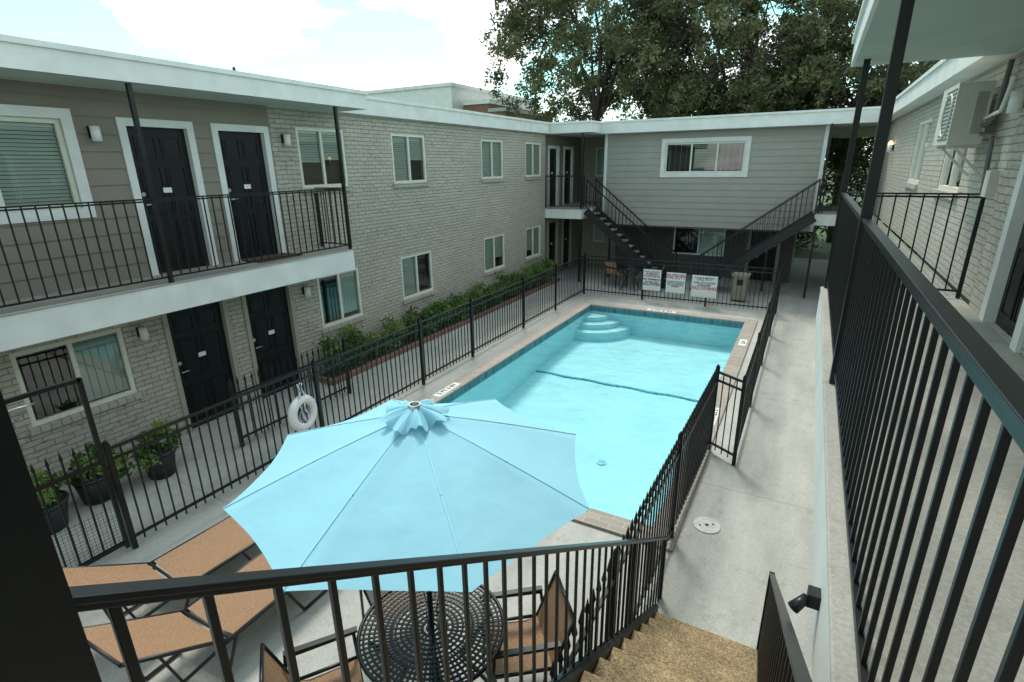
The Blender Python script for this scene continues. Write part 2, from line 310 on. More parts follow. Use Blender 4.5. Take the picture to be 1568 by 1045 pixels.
# ---------------------------------------------------------------- dimensions
F=2.53; SB=2.14; RB=4.97; RT=5.27; XW=-8.18; XE=-7.38
PL,PR,PN,PF=-5.31,-1.05,5.15,14.44
def holed(b,x0,x1,y0,y1,hx0,hx1,hy0,hy1,z,mat):
    for (a,c,d,e) in ((x0,hx0,y0,y1),(hx1,x1,y0,y1),(hx0,hx1,y0,hy0),(hx0,hx1,hy1,y1)):
        b.face([(a,d,z),(c,d,z),(c,e,z),(a,e,z)],mat)
b=B(); holed(b,-400,400,-300,500,PL,PR,PN,PF,-.01,'grass'); b.finish('ground')
b=B(); holed(b,-8.3,1.7,-6,26,PL-.001,PR+.001,PN-.001,PF+.001,-.004,'concrete'); b.finish('courtyard_pavement')
# ---- pool
pool=empty('swimming_pool')
b=B(); W=-.07
def fz(y): return -.75-.45*max(0,min(1,(11.5-y)/5.5))
ys=[PN+(PF-PN)*i/24 for i in range(25)]
for y0,y1 in zip(ys[:-1],ys[1:]):
    b.face([(PL,y0,fz(y0)),(PR,y0,fz(y0)),(PR,y1,fz(y1)),(PL,y1,fz(y1))],'basin',True)
    for X in (PL,PR):
        b.face([(X,y0,fz(y0)),(X,y1,fz(y1)),(X,y1,-.17),(X,y0,-.17)],'basin'); b.face([(X,y0,-.17),(X,y1,-.17),(X,y1,.02),(X,y0,.02)],'pool_tile')
for Y in (PN,PF):
    b.face([(PL,Y,fz(Y)),(PR,Y,fz(Y)),(PR,Y,-.17),(PL,Y,-.17)],'basin'); b.face([(PL,Y,-.17),(PR,Y,-.17),(PR,Y,.02),(PL,Y,.02)],'pool_tile_y')
for i in range(30):
    x0=PL+.01+i*(PR-PL-.02)/30; w_=(PR-PL-.02)/30
    b.box(x0+.006,x0+w_-.006,10.74+.02*math.sin(i*.9),10.81+.02*math.sin(i*.9),-.86,fz(10.8)+.02,'line_tile')
for r,z in ((1.15,-.50),(.85,-.36),(.55,-.22)):
    n=14; pts=[(PL+.002,PF-.002)]+[(PL+.002+r*1.1*math.cos(-math.pi/2*i/n),PF-.002+r*math.sin(-math.pi/2*i/n)) for i in range(n+1)]
    b.face([(x,y,z) for x,y in pts],'step_white')
    for (x0,y0),(x1,y1) in zip(pts[1:-1],pts[2:]): b.face([(x0,y0,z-.3),(x1,y1,z-.3),(x1,y1,z),(x0,y0,z)],'basin')
b.tube((-2.6,7.9,fz(7.9)),(-2.6,7.9,fz(7.9)+.02),.09,.08,'basin',20)
for i in range(6): b.box(-2.65+.02*i,-2.642+.02*i,7.85,7.95,fz(7.9)+.02,fz(7.9)+.024,'line_tile')
b.finish('basin',pool)
b=B(); b.face([(PL,PN,W),(PR,PN,W),(PR,PF,W),(PL,PF,W)],'water'); b.finish('water_surface',pool)
b=B(); c=.27
b.box(PL-c,PL+.02,PN-c,PF+c,0.,.035,'coping'); b.box(PR-.02,PR+c,PN-c,PF+c,0.,.035,'coping')
b.box(PL+.02,PR-.02,PN-c,PN+.02,0.,.034,'coping'); b.box(PL+.02,PR-.02,PF-.02,PF+c,0.,.034,'coping')
b.finish('coping',pool,.008)
def text(s,loc,rot,size,mat,name,parent,al='CENTER'):
    cu=bpy.data.curves.new(name,'FONT'); cu.body=s; cu.size=size; cu.align_x=al; cu.align_y='CENTER'; cu.extrude=.001; cu.offset=size*.02
    cu.materials.append(M[mat]); o=bpy.data.objects.new(name,cu); o.location=loc; o.rotation_euler=rot; scene.collection.objects.link(o); o.parent=parent
b=B()
for (x,y,L_) in ((PL-.13,7.3,.34),(PR+.13,8.4,.34),(PR+.13,12.6,.25)): b.box(x-.08,x+.08,y-L_,y+L_,.035,.038,'plastic_white')
b.box(PL+1.65,PL+2.45,PF+.05,PF+.21,.035,.038,'plastic_white')
b.finish('depth_tiles',pool)
text('5 FT 6 IN',(PL-.13,7.3,.0395),(0,0,math.radians(90)),.13,'text_black','depth_text',pool)
text('3 FT 6 IN',(PL+2.05,PF+.13,.0395),(0,0,0),.15,'text_black','depth_text',pool)
text('5 FT 6 IN',(PR+.13,8.4,.0395),(0,0,math.radians(-90)),.13,'text_black','depth_text',pool)
text('4 FT',(PR+.13,12.6,.0395),(0,0,math.radians(-90)),.13,'text_black','depth_text',pool)
# ---------------------------------------------------------------- left wing
def flat_roof(b,x0,x1,y0,y1,z0,z1): 
    b.box(x0,x1,y0,y1,z0,z1-.06,'white_paint'); b.box(x0-.03,x1+.03,y0-.03,y1+.03,z1-.06,z1,'white_paint')
lw=empty('apartment_building')
d1=(4.07,5.09,F,4.64); d2=(5.37,6.38,F,4.64)
upw=[(1.9,3.45,3.52,4.58)]
uw=[(6.96,8.1,3.62,4.67),(9.47,10.66,3.62,4.67),(13.16,14.38,3.62,4.67),(15.82,16.96,3.62,4.67)]
lwn=[(7.0,8.12,.93,1.98),(9.47,10.66,.96,1.98),(13.16,14.38,.96,1.98),(15.82,16.96,.96,1.98)]
ll=(2.3,3.53,.92,1.9)
e1=(4.07,5.09,0,2.08); e2=(5.37,6.38,0,2.08)
b=B()
wall(b,'x',XW,1,-6,6.42,F,RB+.1,[d1,d2]+upw,'siding_dark',lap=.21)
wall(b,'x',XW,1,6.42,17.3,F,RB+.1,uw,'brick_x')
wall(b,'x',XW,1,-6,17.3,-.1,F,[ll,e1,e2]+lwn,'brick_x')
XR=-8.3
b.face([(XW,17.3,-.1),(XR,17.3,-.1),(XR,17.3,5),(XW,17.3,5)],'brick_y')
far_d=[(17.75,18.7,F,4.62),(19.1,20.05,F,4.62)]; far_dl=[(17.75,18.7,0,2.06),(19.1,20.05,0,2.06)]
wall(b,'x',XR,1,17.3,21.2,F,RB+.1,far_d,'siding_dark',lap=.21); wall(b,'x',XR,1,17.3,21.2,-.1,F,far_dl,'siding_dark')
wall(b,'y',21.2,-1,-8.3,-6.5,-.1,RB+.1,[(-7.8,-6.95,3.5,4.6),(-7.8,-6.95,.9,2.)],'brick_y')
b.finish('walls',lw)
b=B()
window(b,'x',XW,1,upw[0],trim=.12,cover=(1,1))
for i,h in enumerate(uw): window(b,'x',XW,1,h,cover=[(.55,.5),(1,.5),(1,1),(1,1)][i],sill=True)
for i,h in enumerate(lwn): window(b,'x',XW,1,h,cover=[(.0,.9),(1,.0),(1,.7),(.8,1)][i],sill=True)
window(b,'x',XW,1,ll,cover=(0,1),sill=True)
window(b,'y',21.2,-1,(-7.8,-6.95,3.5,4.6)); window(b,'y',21.2,-1,(-7.8,-6.95,.9,2.))
b.finish('windows',lw)
b=B()
door(b,'x',XW,1,d1,'door_black'); door(b,'x',XW,1,d2,'door_black')
door(b,'x',XW,1,e1,'door_teal','trim_tan',.07); door(b,'x',XW,1,e2,'door_teal','trim_tan',.07)
for h in far_d: door(b,'x',XR,1,h,'door_black')
for h in far_dl: door(b,'x',XR,1,h,'door_teal','trim_tan')
b.finish('doors',lw)
b=B()
flat_roof(b,-16,XE+.08,-6,7.88,RB,RT)
flat_roof(b,-16,XW+.14,7.9,17.32,RB+.003,RT+.05)
flat_roof(b,-16,-6.55,17.34,30,RB+.003,RT+.05)
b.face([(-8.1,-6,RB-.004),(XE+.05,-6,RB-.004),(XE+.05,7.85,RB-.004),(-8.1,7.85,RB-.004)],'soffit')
b.tube((-9.5,6.9,RT),(-9.5,6.9,RT+.42),.02,.02,'iron'); b.tube((-9.5,6.9,RT+.38),(-9.5,6.9,RT+.46),.035,.02,'iron')
b.finish('roof',lw)
b=B()
b.box(XW,XE,-6,7.25,SB,F-.02,'white_paint'); b.box(XW,XE+.015,-6,7.265,F-.02,F,'slab_top')
b.box(XR,-6.83,17.32,21.2,SB+.05,F-.02,'white_paint'); b.box(XR,-6.815,17.305,21.2,F-.02,F,'slab_top')
b.finish('balcony_slab',lw,.01)
b=B()
for y in (.6,3.92,7.2): b.box(XE-.05,XE-.0,y-.025,y+.025,F,RB,'iron')
b.box(-6.9,-6.84,17.36,17.42,F,RB,'iron'); b.box(-6.9,-6.84,17.36,17.42,0,SB+.05,'iron')
b.finish('posts',lw)
b=B()
for a,z in ((3.76,4.42),(6.67,4.44)): wlamp(b,'x',XW+.02,1,a,z)
for a,z in ((3.76,1.76),(6.67,1.76)): wlamp(b,'x',XW,1,a,z)
b.finish('wall_lamps',lw)
b=B(); b.box(XW+.08,XW+.55,5.45,6.3,F+.002,F+.02,'mat_brown'); b.finish('door_mat')
b=B(); railing(b,(XE-.03,-6,F),(XE-.03,7.22,F),sp=.125); railing(b,(XE-.03,7.22,F),(XW+.02,7.22,F),ends=(0,1)); b.finish('balcony_railing')
b=B(); railing(b,(-8.2,17.36,F),(-6.87,17.36,F)); railing(b,(-6.87,17.36,F),(-6.87,17.65,F),ends=(0,1)); b.finish('balcony_railing')
# ---------------------------------------------------------------- far wing
fwg=empty('apartment_building')
SL,SR,SY=-6.5,.13,18.7
b=B(); fh=(-4.45,-1.99,3.66,4.60)
wall(b,'y',SY,-1,SL,SR,1.93,RB,[fh],'siding_gray',lap=.2)
wall(b,'x',SL,-1,SY,22,1.93,RB,[],'siding_gray',lap=.2); wall(b,'x',SR,1,SY,22,1.93,RB,[],'siding_gray',lap=.2)
for x in (SL,SR): b.box(x-.05,x+.05,SY-.03,SY+.07,1.93,RB,'white_paint')
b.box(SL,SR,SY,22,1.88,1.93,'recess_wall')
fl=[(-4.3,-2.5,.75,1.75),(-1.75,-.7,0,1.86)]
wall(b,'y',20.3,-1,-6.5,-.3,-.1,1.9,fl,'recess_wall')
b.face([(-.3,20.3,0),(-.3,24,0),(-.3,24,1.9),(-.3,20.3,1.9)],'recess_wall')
b.finish('walls',fwg)
b=B(); window(b,'y',SY,-1,fh,trim=.13,cover=(.0,.0),slide=False)
for x in (-3.62,-2.82): b.box(x-.025,x+.025,SY+.01,SY+.08,3.715,4.545,'trim_paint')
for k in range(0,3):
    x0=-4.38+k*.82
    z=4.5
    while z>3.75:
        if k==1: b.face([(x0,SY+.14,z),(x0+.74,SY+.14,z),(x0+.74,SY+.12,z-.02),(x0,SY+.12,z-.02)],'blind2')
        z-=.05
    if k!=1:
        for q in range(4): b.box(x0+.04+q*.18,x0+.05+q*.18,SY+.14,SY+.15,3.7,4.55,'blind2')
window(b,'y',20.3,-1,fl[0],cover=(0,1),frame='white_paint')
b.finish('windows',fwg)
b=B(); door(b,'y',20.3,-1,fl[1],'door_teal','trim_tan'); b.finish('doors',fwg)
b=B(); flat_roof(b,-6.9,1.5,18.25,30,RB-.02,RT+.07); b.finish('roof',fwg)
b=B()
b.box(.15,1.6,18.0,21.5,SB+.05,F-.02,'white_paint'); b.box(.14,1.6,17.99,21.5,F-.02,F,'slab_top')
for x,y in ((.22,18.05),(-1.0,18.5),(-6.2,18.6)): b.box(x-.03,x+.03,y-.03,y+.03,0,1.9 if x<0 else SB+.05,'iron')
b.box(.19,.25,18.02,18.08,F,RB-.02,'iron')
b.finish('landing',fwg)
b=B(); railing(b,(.3,18.05,F),(1.5,18.05,F)); b.finish('balcony_railing')
def stair_x(name,xt,xb,y0,y1,z1):
    b=B(); n=14
    for i in range(n-1):
        t=(i+1)/n; x=xt+(xb-xt)*t; z=z1*(1-t); dx=(xb-xt)/n
        b.box(x-dx*.5-abs(dx)*.55,x-dx*.5+abs(dx)*.55,y0+.04,y1-.04,z-.05,z,'slab_top')
    for y in (y0,y1):
        b.beam((xt,y,z1-.08),(xb,y,-.0),.04,.24,'iron_matte')
        railing(b,(xt,y,z1),(xb,y,.1),h=.95,sp=.13)
    b.finish(name)
stair_x('staircase',-6.75,-3.75,17.55,18.45,F); stair_x('staircase',.15,-3.0,17.55,18.45,F)
# ---------------------------------------------------------------- right wing
rw=empty('apartment_building')
RX,RWX,RY=.28,1.58,7.25
dr=(5.25,6.35,F,4.66)
rws=[(8.9,10.3,3.55,4.65),(12.1,13.5,3.55,4.65)]
b=B()
wall(b,'x',RWX,-1,-6,6.9,F,RB+.1,[dr],'brick_x')
wall(b,'x',RWX+.05,-1,6.9,22,F,RB+.1,rws,'brick_x'); b.face([(RWX,6.9,F),(RWX+.05,6.9,F),(RWX+.05,6.9,5),(RWX,6.9,5)],'brick_x')
wall(b,'x',RWX,-1,-6,22,-.1,F,[(8.9,10.3,.9,2.)],'brick_x')
b.finish('walls',rw)
b=B()
for i,h in enumerate(rws): window(b,'x',RWX+.05,-1,h,trim=0,cover=((.0,1),(1,1))[i],sill=True)
window(b,'x',RWX,-1,(8.9,10.3,.9,2.)); b.finish('windows',rw)
b=B(); door(b,'x',RWX,-1,dr,'door_black',fw=.14); b.finish('doors',rw)
b=B(); flat_roof(b,RX-.1,9,-6,7.7,RB,RT); flat_roof(b,1.36,9,7.72,30,RB+.003,RT+.03)
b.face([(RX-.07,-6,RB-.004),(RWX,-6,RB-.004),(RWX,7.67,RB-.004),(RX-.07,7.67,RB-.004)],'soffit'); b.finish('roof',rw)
b=B(); b.box(RX-.03,RWX,-6,RY,SB,F-.02,'white_paint'); b.box(RX-.035,RWX,-6,RY+.012,F-.02,F,'slab_top')
b.box(-1.2,RX-.03,-6,.42,SB+.15,F-.001,'slab_top')
b.finish('balcony_slab',rw,.01)
b=B()
for y in (3.95,7.2): b.box(RX-.0,RX+.06,y-.03,y+.03,F,RB,'iron'); b.box(RX+.5,RX+.56,y-.03,y+.03,0,SB,'iron')
b.box(-.835,-.722,.075,.188,0,RB,'iron')
b.finish('posts',rw)
b=B(); wlamp(b,'x',RWX,-1,6.72,4.44); wlamp(b,'x',RWX+.05,-1,16.9,4.25,True); b.finish('wall_lamps',rw)
b=B(); railing(b,(RX+.03,-1.2,F),(RX+.03,RY-.04,F),sp=.115,cap=.045); railing(b,(RX+.03,RY-.04,F),(RWX-.04,RY-.04,F),sp=.12,ends=(0,1)); b.finish('balcony_railing',None,.002)
b=B(); y0,y1=7.75,8.6; z0,z1=4.12,4.74
b.box(1.22,1.52,y0,y1,z0,z1,'ac_metal')
for i in range(13): b.box(1.212,1.22,y0+.04,y1-.28,z0+.05+i*.042,z0+.065+i*.042,'ac_dark')
b.torus((1.214,y0+.33,z0+.31),.22,.012,(1,0,0),'ac_metal')
for i in range(8): b.box(1.40+.012*i,1.405+.012*i,y0-.003,y0,z0+.1,z1-.1,'ac_dark')
for y in (y0+.1,y1-.1): b.beam((1.25,y,z0-.02),(1.62,y,z0-.02),.03,.03,'ac_metal'); b.beam((1.3,y,z0-.02),(1.62,y,z0-.35),.025,.025,'ac_metal')
b.path([(1.5,y0,z0+.1),(1.55,y0-.25,z0+.05),(1.56,y0-.3,z0-.3),(1.57,y0-.3,z0-.5)],.022,'ac_dark'); b.path([(1.5,y0,z0+.25),(1.55,y0-.3,z0+.3),(1.56,y0-.45,z0+.6)],.018,'plastic_white')
b.path([(1.5,y0,z0+.18),(1.54,y0-.15,z0+.22),(1.55,y0-.2,z0+.5),(1.56,y0-.2,z0+.78)],.025,'ac_dark')
b.box(1.5,1.58,7.0,7.16,3.6,3.85,'ac_metal')
b.finish('air_conditioner',None,.006)
b=B(); b.box(.205,.25,1.98,2.04,2.30,2.36,'iron'); b.tube((.205,2.0,2.33),(.16,1.95,2.30),.018,.024,'iron',14); b.finish('security_light')
ns=empty('staircase'); b=B(); n=14; rise=F/n; run=(3.83-.42)/13
SX0,SX1=-.70,.18
for i in range(1,n):
    z=F-rise*i; ya=.42+run*(i-1); yb=.42+run*i
    b.box(SX0,SX1,ya-.02,yb,z-.06,z,'tread'); b.box(SX0+.01,SX1-.01,yb-.045,yb-.02,z-rise+.0,z-.06,'tread')
b.finish('treads',ns,.006)
b=B()
for x in (SX0-.025,SX1+.025):
    b.beam((x,.42,F-.17),(x,3.9,-.0),.045,.26,'iron_matte')
b.finish('stringers',ns)
b=B()
def srail(x,ya,yb):
    zf=lambda y: 3.96-.36-.69*y
    p,q=Vector((x,ya,zf(ya)-.012)),Vector((x,yb,zf(yb)-.012)); b.beam(p,q,.038,.012,'iron'); b.beam(p-Vector((0,0,.012)),q-Vector((0,0,.012)),.026,.014,'iron')
    b.beam((x,ya,zf(ya)-.78),(x,yb,zf(yb)-.78),.025,.025,'iron')
    y=ya+.06
    while y<yb:
        b.box(x-.007,x+.007,y-.007,y+.007,zf(y)-.78,zf(y)-.03,'iron'); y+=.115
    b.box(x-.02,x+.02,yb-.02,yb+.02,0,zf(yb)-.005,'iron')
srail(SX0-.045,.17,4.2); srail(SX1-.04,.42,3.85)
b.finish('handrails',ns,.003)
# ---------------------------------------------------------------- fences
b=B()
fence(b,(-6.03,4.9,0),(-6.03,15.74,0),posts=[0,2.46,4.2,6.6,8.6,10.84]); fence(b,(-6.03,2.2,0),(-6.03,4.9,0),posts=[0])
fence(b,(-6.03,15.74,0),(-.43,15.74,0),posts=[1.9,3.75,5.6])
fence(b,(-.43,15.74,0),(-.43,7.04,0),posts=[2.2,4.4,6.6,8.7],finial=True)
fence(b,(-.43,7.04,0),(-.80,7.28,0),posts=[.44],sp=.11)
fence(b,(-.80,7.28,0),(-.84,5.09,0),posts=[2.19],finial=True,sp=.1)
fence(b,(-.84,5.09,0),(-.95,-.5,0),posts=[2.,4.],finial=True,sp=.1)
fence(b,(-6.03,1.0,0),(-6.03,-3,0),posts=[0,2]); 
b.finish('pool_fence')
b=B()
for y in (1.06,2.14): b.box(-6.06,-6.02,y-.02,y+.02,.05,2.05,'iron')
b.box(-6.06,-6.02,1.06,2.14,2.01,2.05,'iron'); b.box(-6.06,-6.02,1.08,2.12,.1,.14,'iron'); b.box(-6.06,-6.02,1.08,2.12,1.1,1.14,'iron')
y=1.16
while y<2.1: b.box(-6.048,-6.032,y-.008,y+.008,.1,1.3,'iron'); b.tube((-6.04,y,1.3),(-6.04,y,1.39),.018,.002,'iron',6); y+=.11
for i in range(26): b.box(-6.036,-6.034,1.08+i*.04,1.083+i*.04,.14,.6,'iron')
for i in range(12): b.box(-6.036,-6.034,1.08,2.12,.14+i*.04,.143+i*.04,'iron')
b.tube((-6.0,1.5,1.95),(-6.0,1.75,1.95),.012,.012,'steel')
b.finish('pool_gate')
b=B(); fence(b,(-7.0,4.2,0),(-7.0,6.4,0),h=1.0,finial=True,posts=[0,2.2]); b.finish('iron_fence')
def sign(x0,x1,z0,z1,lines):
    e=empty('warning_sign'); b=B(); b.box(x0,x1,15.66,15.67,z0,z1,'plastic_white')
    for z in (z0+.05,z1-.05): b.box((x0+x1)/2-.05,(x0+x1)/2+.05,15.67,15.72,z-.01,z+.01,'iron')
    b.finish('panel',e)
    z=z1-.07
    for s,sz,mt in lines:
        text(s,((x0+x1)/2,15.657,z),(math.radians(90),0,0),sz,mt,'lettering',e); z-=sz*1.0
sign(-4.12,-3.59,.34,.97,[('POOL CAPACITY',.06,'text_black'),('18 PERSONS',.07,'text_black'),('WARNING',.1,'text_red'),('NO SWIMMING',.075,'text_black'),('ALONE. NOT',.07,'text_black'),('ALLOWED',.11,'text_black')])
sign(-3.43,-2.88,.33,.93,[('NO LIFEGUARD',.075,'text_red'),('ON DUTY',.12,'text_red'),('CHILDREN SHOULD NOT',.045,'text_black'),('USE POOL WITHOUT',.05,'text_black'),('ADULT SUPERVISION',.05,'text_black'),('PRESENT',.06,'text_black')])
sign(-2.70,-2.0,.28,.91,[('IN CASE OF EMERGENCY',.05,'text_black'),('CALL 9-1-1',.09,'text_red'),('SHALLOW WATER',.07,'text_black'),('DANGER',.09,'text_black'),('NO DIVING',.13,'text_red')])
lr=empty('life_ring'); b=B(); b.torus((-5.93,4.52,.66),.20,.065,(1,.15,.05),'ring_white',32,12); b.finish('ring',lr)
b=B()
for k in range(5):
    y=4.47+k*.02; pts=[(-5.9+.02*math.sin(k+i),y+.03*math.sin(i*2+k),1.12-.1*i) for i in range(7)]
    b.path(pts,.01,'blue_rope' if k%2 else 'plastic_white',6)
b.finish('rope',lr)
b=B(); b.tube((-.53,5.52,-.003),(-.53,5.52,.008),.15,.148,'drain',32); b.tube((-.53,5.52,.008),(-.53,5.52,.012),.02,.02,'iron',10); b.tube((-.47,5.56,.008),(-.47,5.56,.012),.012,.012,'iron',8);b.tube((-.6,5.48,.008),(-.6,5.48,.012),.012,.012,'iron',8); b.finish('drain_cover')
b=B(); b.box(-1.72,-1.3,16.7,17.1,.05,.75,'bin_tan'); b.box(-1.75,-1.27,16.67,17.13,.75,.82,'bin_tan'); b.box(-1.6,-1.42,16.69,16.7,.5,.68,'iron'); b.finish('trash_bin',None,.02)
# ---------------------------------------------------------------- umbrella
um=empty('patio_umbrella'); cx,cy=-2.02,2.36; R=1.16; zr,za=2.08,2.47; a0=math.radians(5)
b=B(); ns_,nr=10,10
def canopy(R,zr,za,k,j,i,sag=.034,sc=.035,r0=.06):
    t=j/ns_; s_=r0+(1-r0)*i/nr; th0=a0+k*math.pi/4; th1=th0+math.pi/4
    p0=Vector((math.cos(th0),math.sin(th0)));p1=Vector((math.cos(th1),math.sin(th1)))
    q=p0.lerp(p1,t); w=4*t*(1-t); q*= (1-sc*w*s_)
    z=za-(za-zr)*(s_**1.12)-sag*w*s_*(1-.3*s_)+.005*math.sin(k*1.7+7*t+9*s_)*w
    return (cx+q.x*R*s_,cy+q.y*R*s_,z)
for k in range(8):
    for j in range(ns_):
        for i in range(nr):
            b.face([canopy(R,zr,za,k,j,i),canopy(R,zr,za,k,j+1,i),canopy(R,zr,za,k,j+1,i+1),canopy(R,zr,za,k,j,i+1)],'canopy',True)
    pts=[Vector(canopy(R,zr,za,k,0,i))+Vector((0,0,.002)) for i in range(nr+1)]
    for p,q in zip(pts[:-1],pts[1:]): b.beam(p,q,.007,.003,'canopy_seam')
me=b.finish('canopy',um)
mg=me.modifiers.new('w','WELD'); mg.merge_threshold=.0005
b=B()
for k in range(8):
    th=a0+k*math.pi/4; b.tube((cx,cy,za-.05),(cx+math.cos(th)*R*.99,cy+math.sin(th)*R*.99,zr-.012),.009,.008,'iron',6)
    b.tube((cx+.02*math.cos(th),cy+.02*math.sin(th),1.95),(cx+math.cos(th)*R*.55,cy+math.sin(th)*R*.55,za-.20),.007,.007,'iron',6)
b.tube((cx,cy,0.05),(cx,cy,za+.03),.02,.02,'iron',12); b.tube((cx,cy,0),(cx,cy,.07),.24,.21,'iron',24); b.tube((cx,cy,.07),(cx,cy,.4),.035,.03,'iron',12)
b.tube((cx,cy,za+.03),(cx,cy,za+.07),.04,.04,'steel',16); b.tube((cx,cy,za+.07),(cx,cy,za+.075),.03,.02,'iron_matte',16)
b.finish('frame',um)
b=B(); N=64; rows=8
def vent(i,j):
    th=2*math.pi*j/N; s_=.18+.82*i/rows; rr=.19*s_*(1+.18*s_*math.sin(8*th+.5)+.06*s_*math.sin(3*th)); z=za+.06-.08*s_**1.5+.022*s_*math.sin(8*th+1.2)+.018*s_*math.sin(19*th+3*s_)+.01*s_*math.sin(5*th)
    return (cx+rr*math.cos(th),cy+rr*math.sin(th),z)
for i in range(rows):
    for j in range(N): b.face([vent(i,j),vent(i,j+1),vent(i+1,j+1),vent(i+1,j)],'canopy',True)
o=b.finish('vent_cap',um); mg=o.modifiers.new('w','WELD'); mg.merge_threshold=.0005
# ---------------------------------------------------------------- table + chairs
def table(cx,cy,R2,name='patio_table'):
    b=B(); zt=.72
    b.torus((cx,cy,zt),R2,.016,(0,0,1),'iron',40,8)
    k=1
    while k*.038<R2-.02: b.torus((cx,cy,zt),k*.038,.009,(0,0,1),'iron',36,5); k+=1
    for i in range(72):
        th=2*math.pi*i/72; r0=.06 if i%4==0 else (.15 if i%2==0 else .28)
        b.beam((cx+r0*math.cos(th),cy+r0*math.sin(th),zt),(cx+R2*math.cos(th),cy+R2*math.sin(th),zt),.017,.008,'iron')
    for i in range(4):
        th=math.pi/4+i*math.pi/2; b.path([(cx+.85*R2*math.cos(th),cy+.85*R2*math.sin(th),zt),(cx+.38*R2*math.cos(th),cy+.38*R2*math.sin(th),.4),(cx+.8*R2*math.cos(th),cy+.8*R2*math.sin(th),.0)],.017,'iron')
    b.finish(name)
table(cx,cy,.53)
def chair(ang,dist,cx=cx,cy=cy):
    b=B(); px,py=cx+dist*math.cos(ang),cy+dist*math.sin(ang)
    f=Vector((-math.cos(ang),-math.sin(ang),0)); s_=Vector((-f.y,f.x,0)); o=Vector((px,py,0))
    Pn=lambda a,c,z: o+f*a+s_*c+Vector((0,0,z))
    for c in (-.25,.25):
        b.path([Pn(.26,c,0),Pn(.24,c,.42),Pn(-.2,c,.40),Pn(-.36,c,.82)],.014,'iron')
        b.path([Pn(-.3,c*1.08,0),Pn(-.24,c*1.08,.62),Pn(.24,c*1.1,.64),Pn(.25,c,.40)],.013,'iron')
        b.beam(Pn(-.25,c*1.1,.65),Pn(.27,c*1.1,.66),.045,.02,'iron')
    b.path([Pn(-.36,-.25,.82),Pn(-.36,.25,.82)],.014,'iron')
    prof=[(.25,.425),(.1,.40),(-.1,.385),(-.2,.41),(-.28,.61),(-.36,.81)]
    for (a,z),(c,w) in zip(prof[:-1],prof[1:]): b.face([Pn(a,-.235,z),Pn(a,.235,z),Pn(c,.235,w),Pn(c,-.235,w)],'sling',True)
    b.finish('patio_chair')
for a,d in ((40,.66),(150,.78),(232,.78),(322,.72)): chair(math.radians(a),d)
table(-4.9,17.0,.42); chair(.3,.7,-4.9,17.0); chair(2.6,.7,-4.9,17.0)
def lounger(x,y,rot=0):
    b=B(); ca,sa=math.cos(rot),math.sin(rot)
    Pn=lambda a,c,z:(x+c*ca-a*sa,y+c*sa+a*ca,z)
    for c in (-.31,.31):
        b.path([Pn(1.25,c,.36),Pn(0,c,.36)],.016,'iron_matte'); b.path([Pn(0,c,.36),Pn(-.72,c,.84)],.016,'iron_matte')
        b.path([Pn(0,c,.36),Pn(-.45,c,.33)],.014,'iron_matte')
        b.path([Pn(1.15,c,.36),Pn(1.0,c,.02),Pn(.7,c,.02),Pn(.55,c,.36)],.014,'iron_matte'); b.path([Pn(.05,c,.36),Pn(-.1,c,.02),Pn(-.4,c,.02),Pn(-.45,c,.33)],.014,'iron_matte')
        b.path([Pn(-.4,c,.33),Pn(-.5,c,.68)],.01,'iron_matte')
    for a,z in ((1.25,.36),(0,.36),(-.72,.84)): b.path([Pn(a,-.31,z),Pn(a,.31,z)],.014,'iron_matte')
    def strip(pts):
        for (a,z),(c,w) in zip(pts[:-1],pts[1:]):
            for u in range(6):
                c0,c1=-.295+.59*u/6,-.295+.59*(u+1)/6; sg=lambda q: -.03*(1-(q/.295)**2)
                b.face([Pn(a,c0,z+sg(c0)),Pn(a,c1,z+sg(c1)),Pn(c,c1,w+sg(c1)),Pn(c,c0,w+sg(c0))],'sling',True)
    strip([(1.24,.375),(.8,.372),(.4,.37),(.03,.375)]); strip([(-.03,.39),(-.3,.57),(-.71,.85)])
    b.finish('lounge_chair')
lounger(-4.80,1.93,math.radians(-2)); lounger(-3.93,1.76,math.radians(2)); 
# ---------------------------------------------------------------- planting
def leaves(centers,radii,count,size,mats,b,power=.45,asp=.45):
    centers=np.array(centers);radii=np.array(radii)
    pr=(radii[:,0]**2); pr/=pr.sum(); idx=rng.choice(len(centers),count,p=pr); d=rng.normal(size=(count,3)); d/=np.linalg.norm(d,axis=1)[:,None]
    rad=rng.random(count)**power*(1+.35*np.abs(rng.normal(size=count))*(rng.random(count)<.3))
    p=centers[idx]+d*rad[:,None]*radii[idx]
    a=rng.normal(size=(count,3)); a/=np.linalg.norm(a,axis=1)[:,None]; c=np.cross(a,rng.normal(size=(count,3))); c/=np.linalg.norm(c,axis=1)[:,None]
    s_=size*(.6+.8*rng.random(count))[:,None]
    A=p-a*s_;C=p+a*s_;Bq=p+c*s_*asp;D=p-c*s_*asp
    k=len(b.v); vs=np.stack([A,Bq,C,D],1).reshape(-1,3); b.v+=list(map(tuple,vs))
    mi=[b.mi(m) for m in mats]; ml=rng.integers(0,len(mats),len(centers))
    for i in range(count):
        b.f.append((k+4*i,k+4*i+1,k+4*i+2,k+4*i+3)); b.m.append(mi[ml[idx[i]]]); b.sm.append(False)
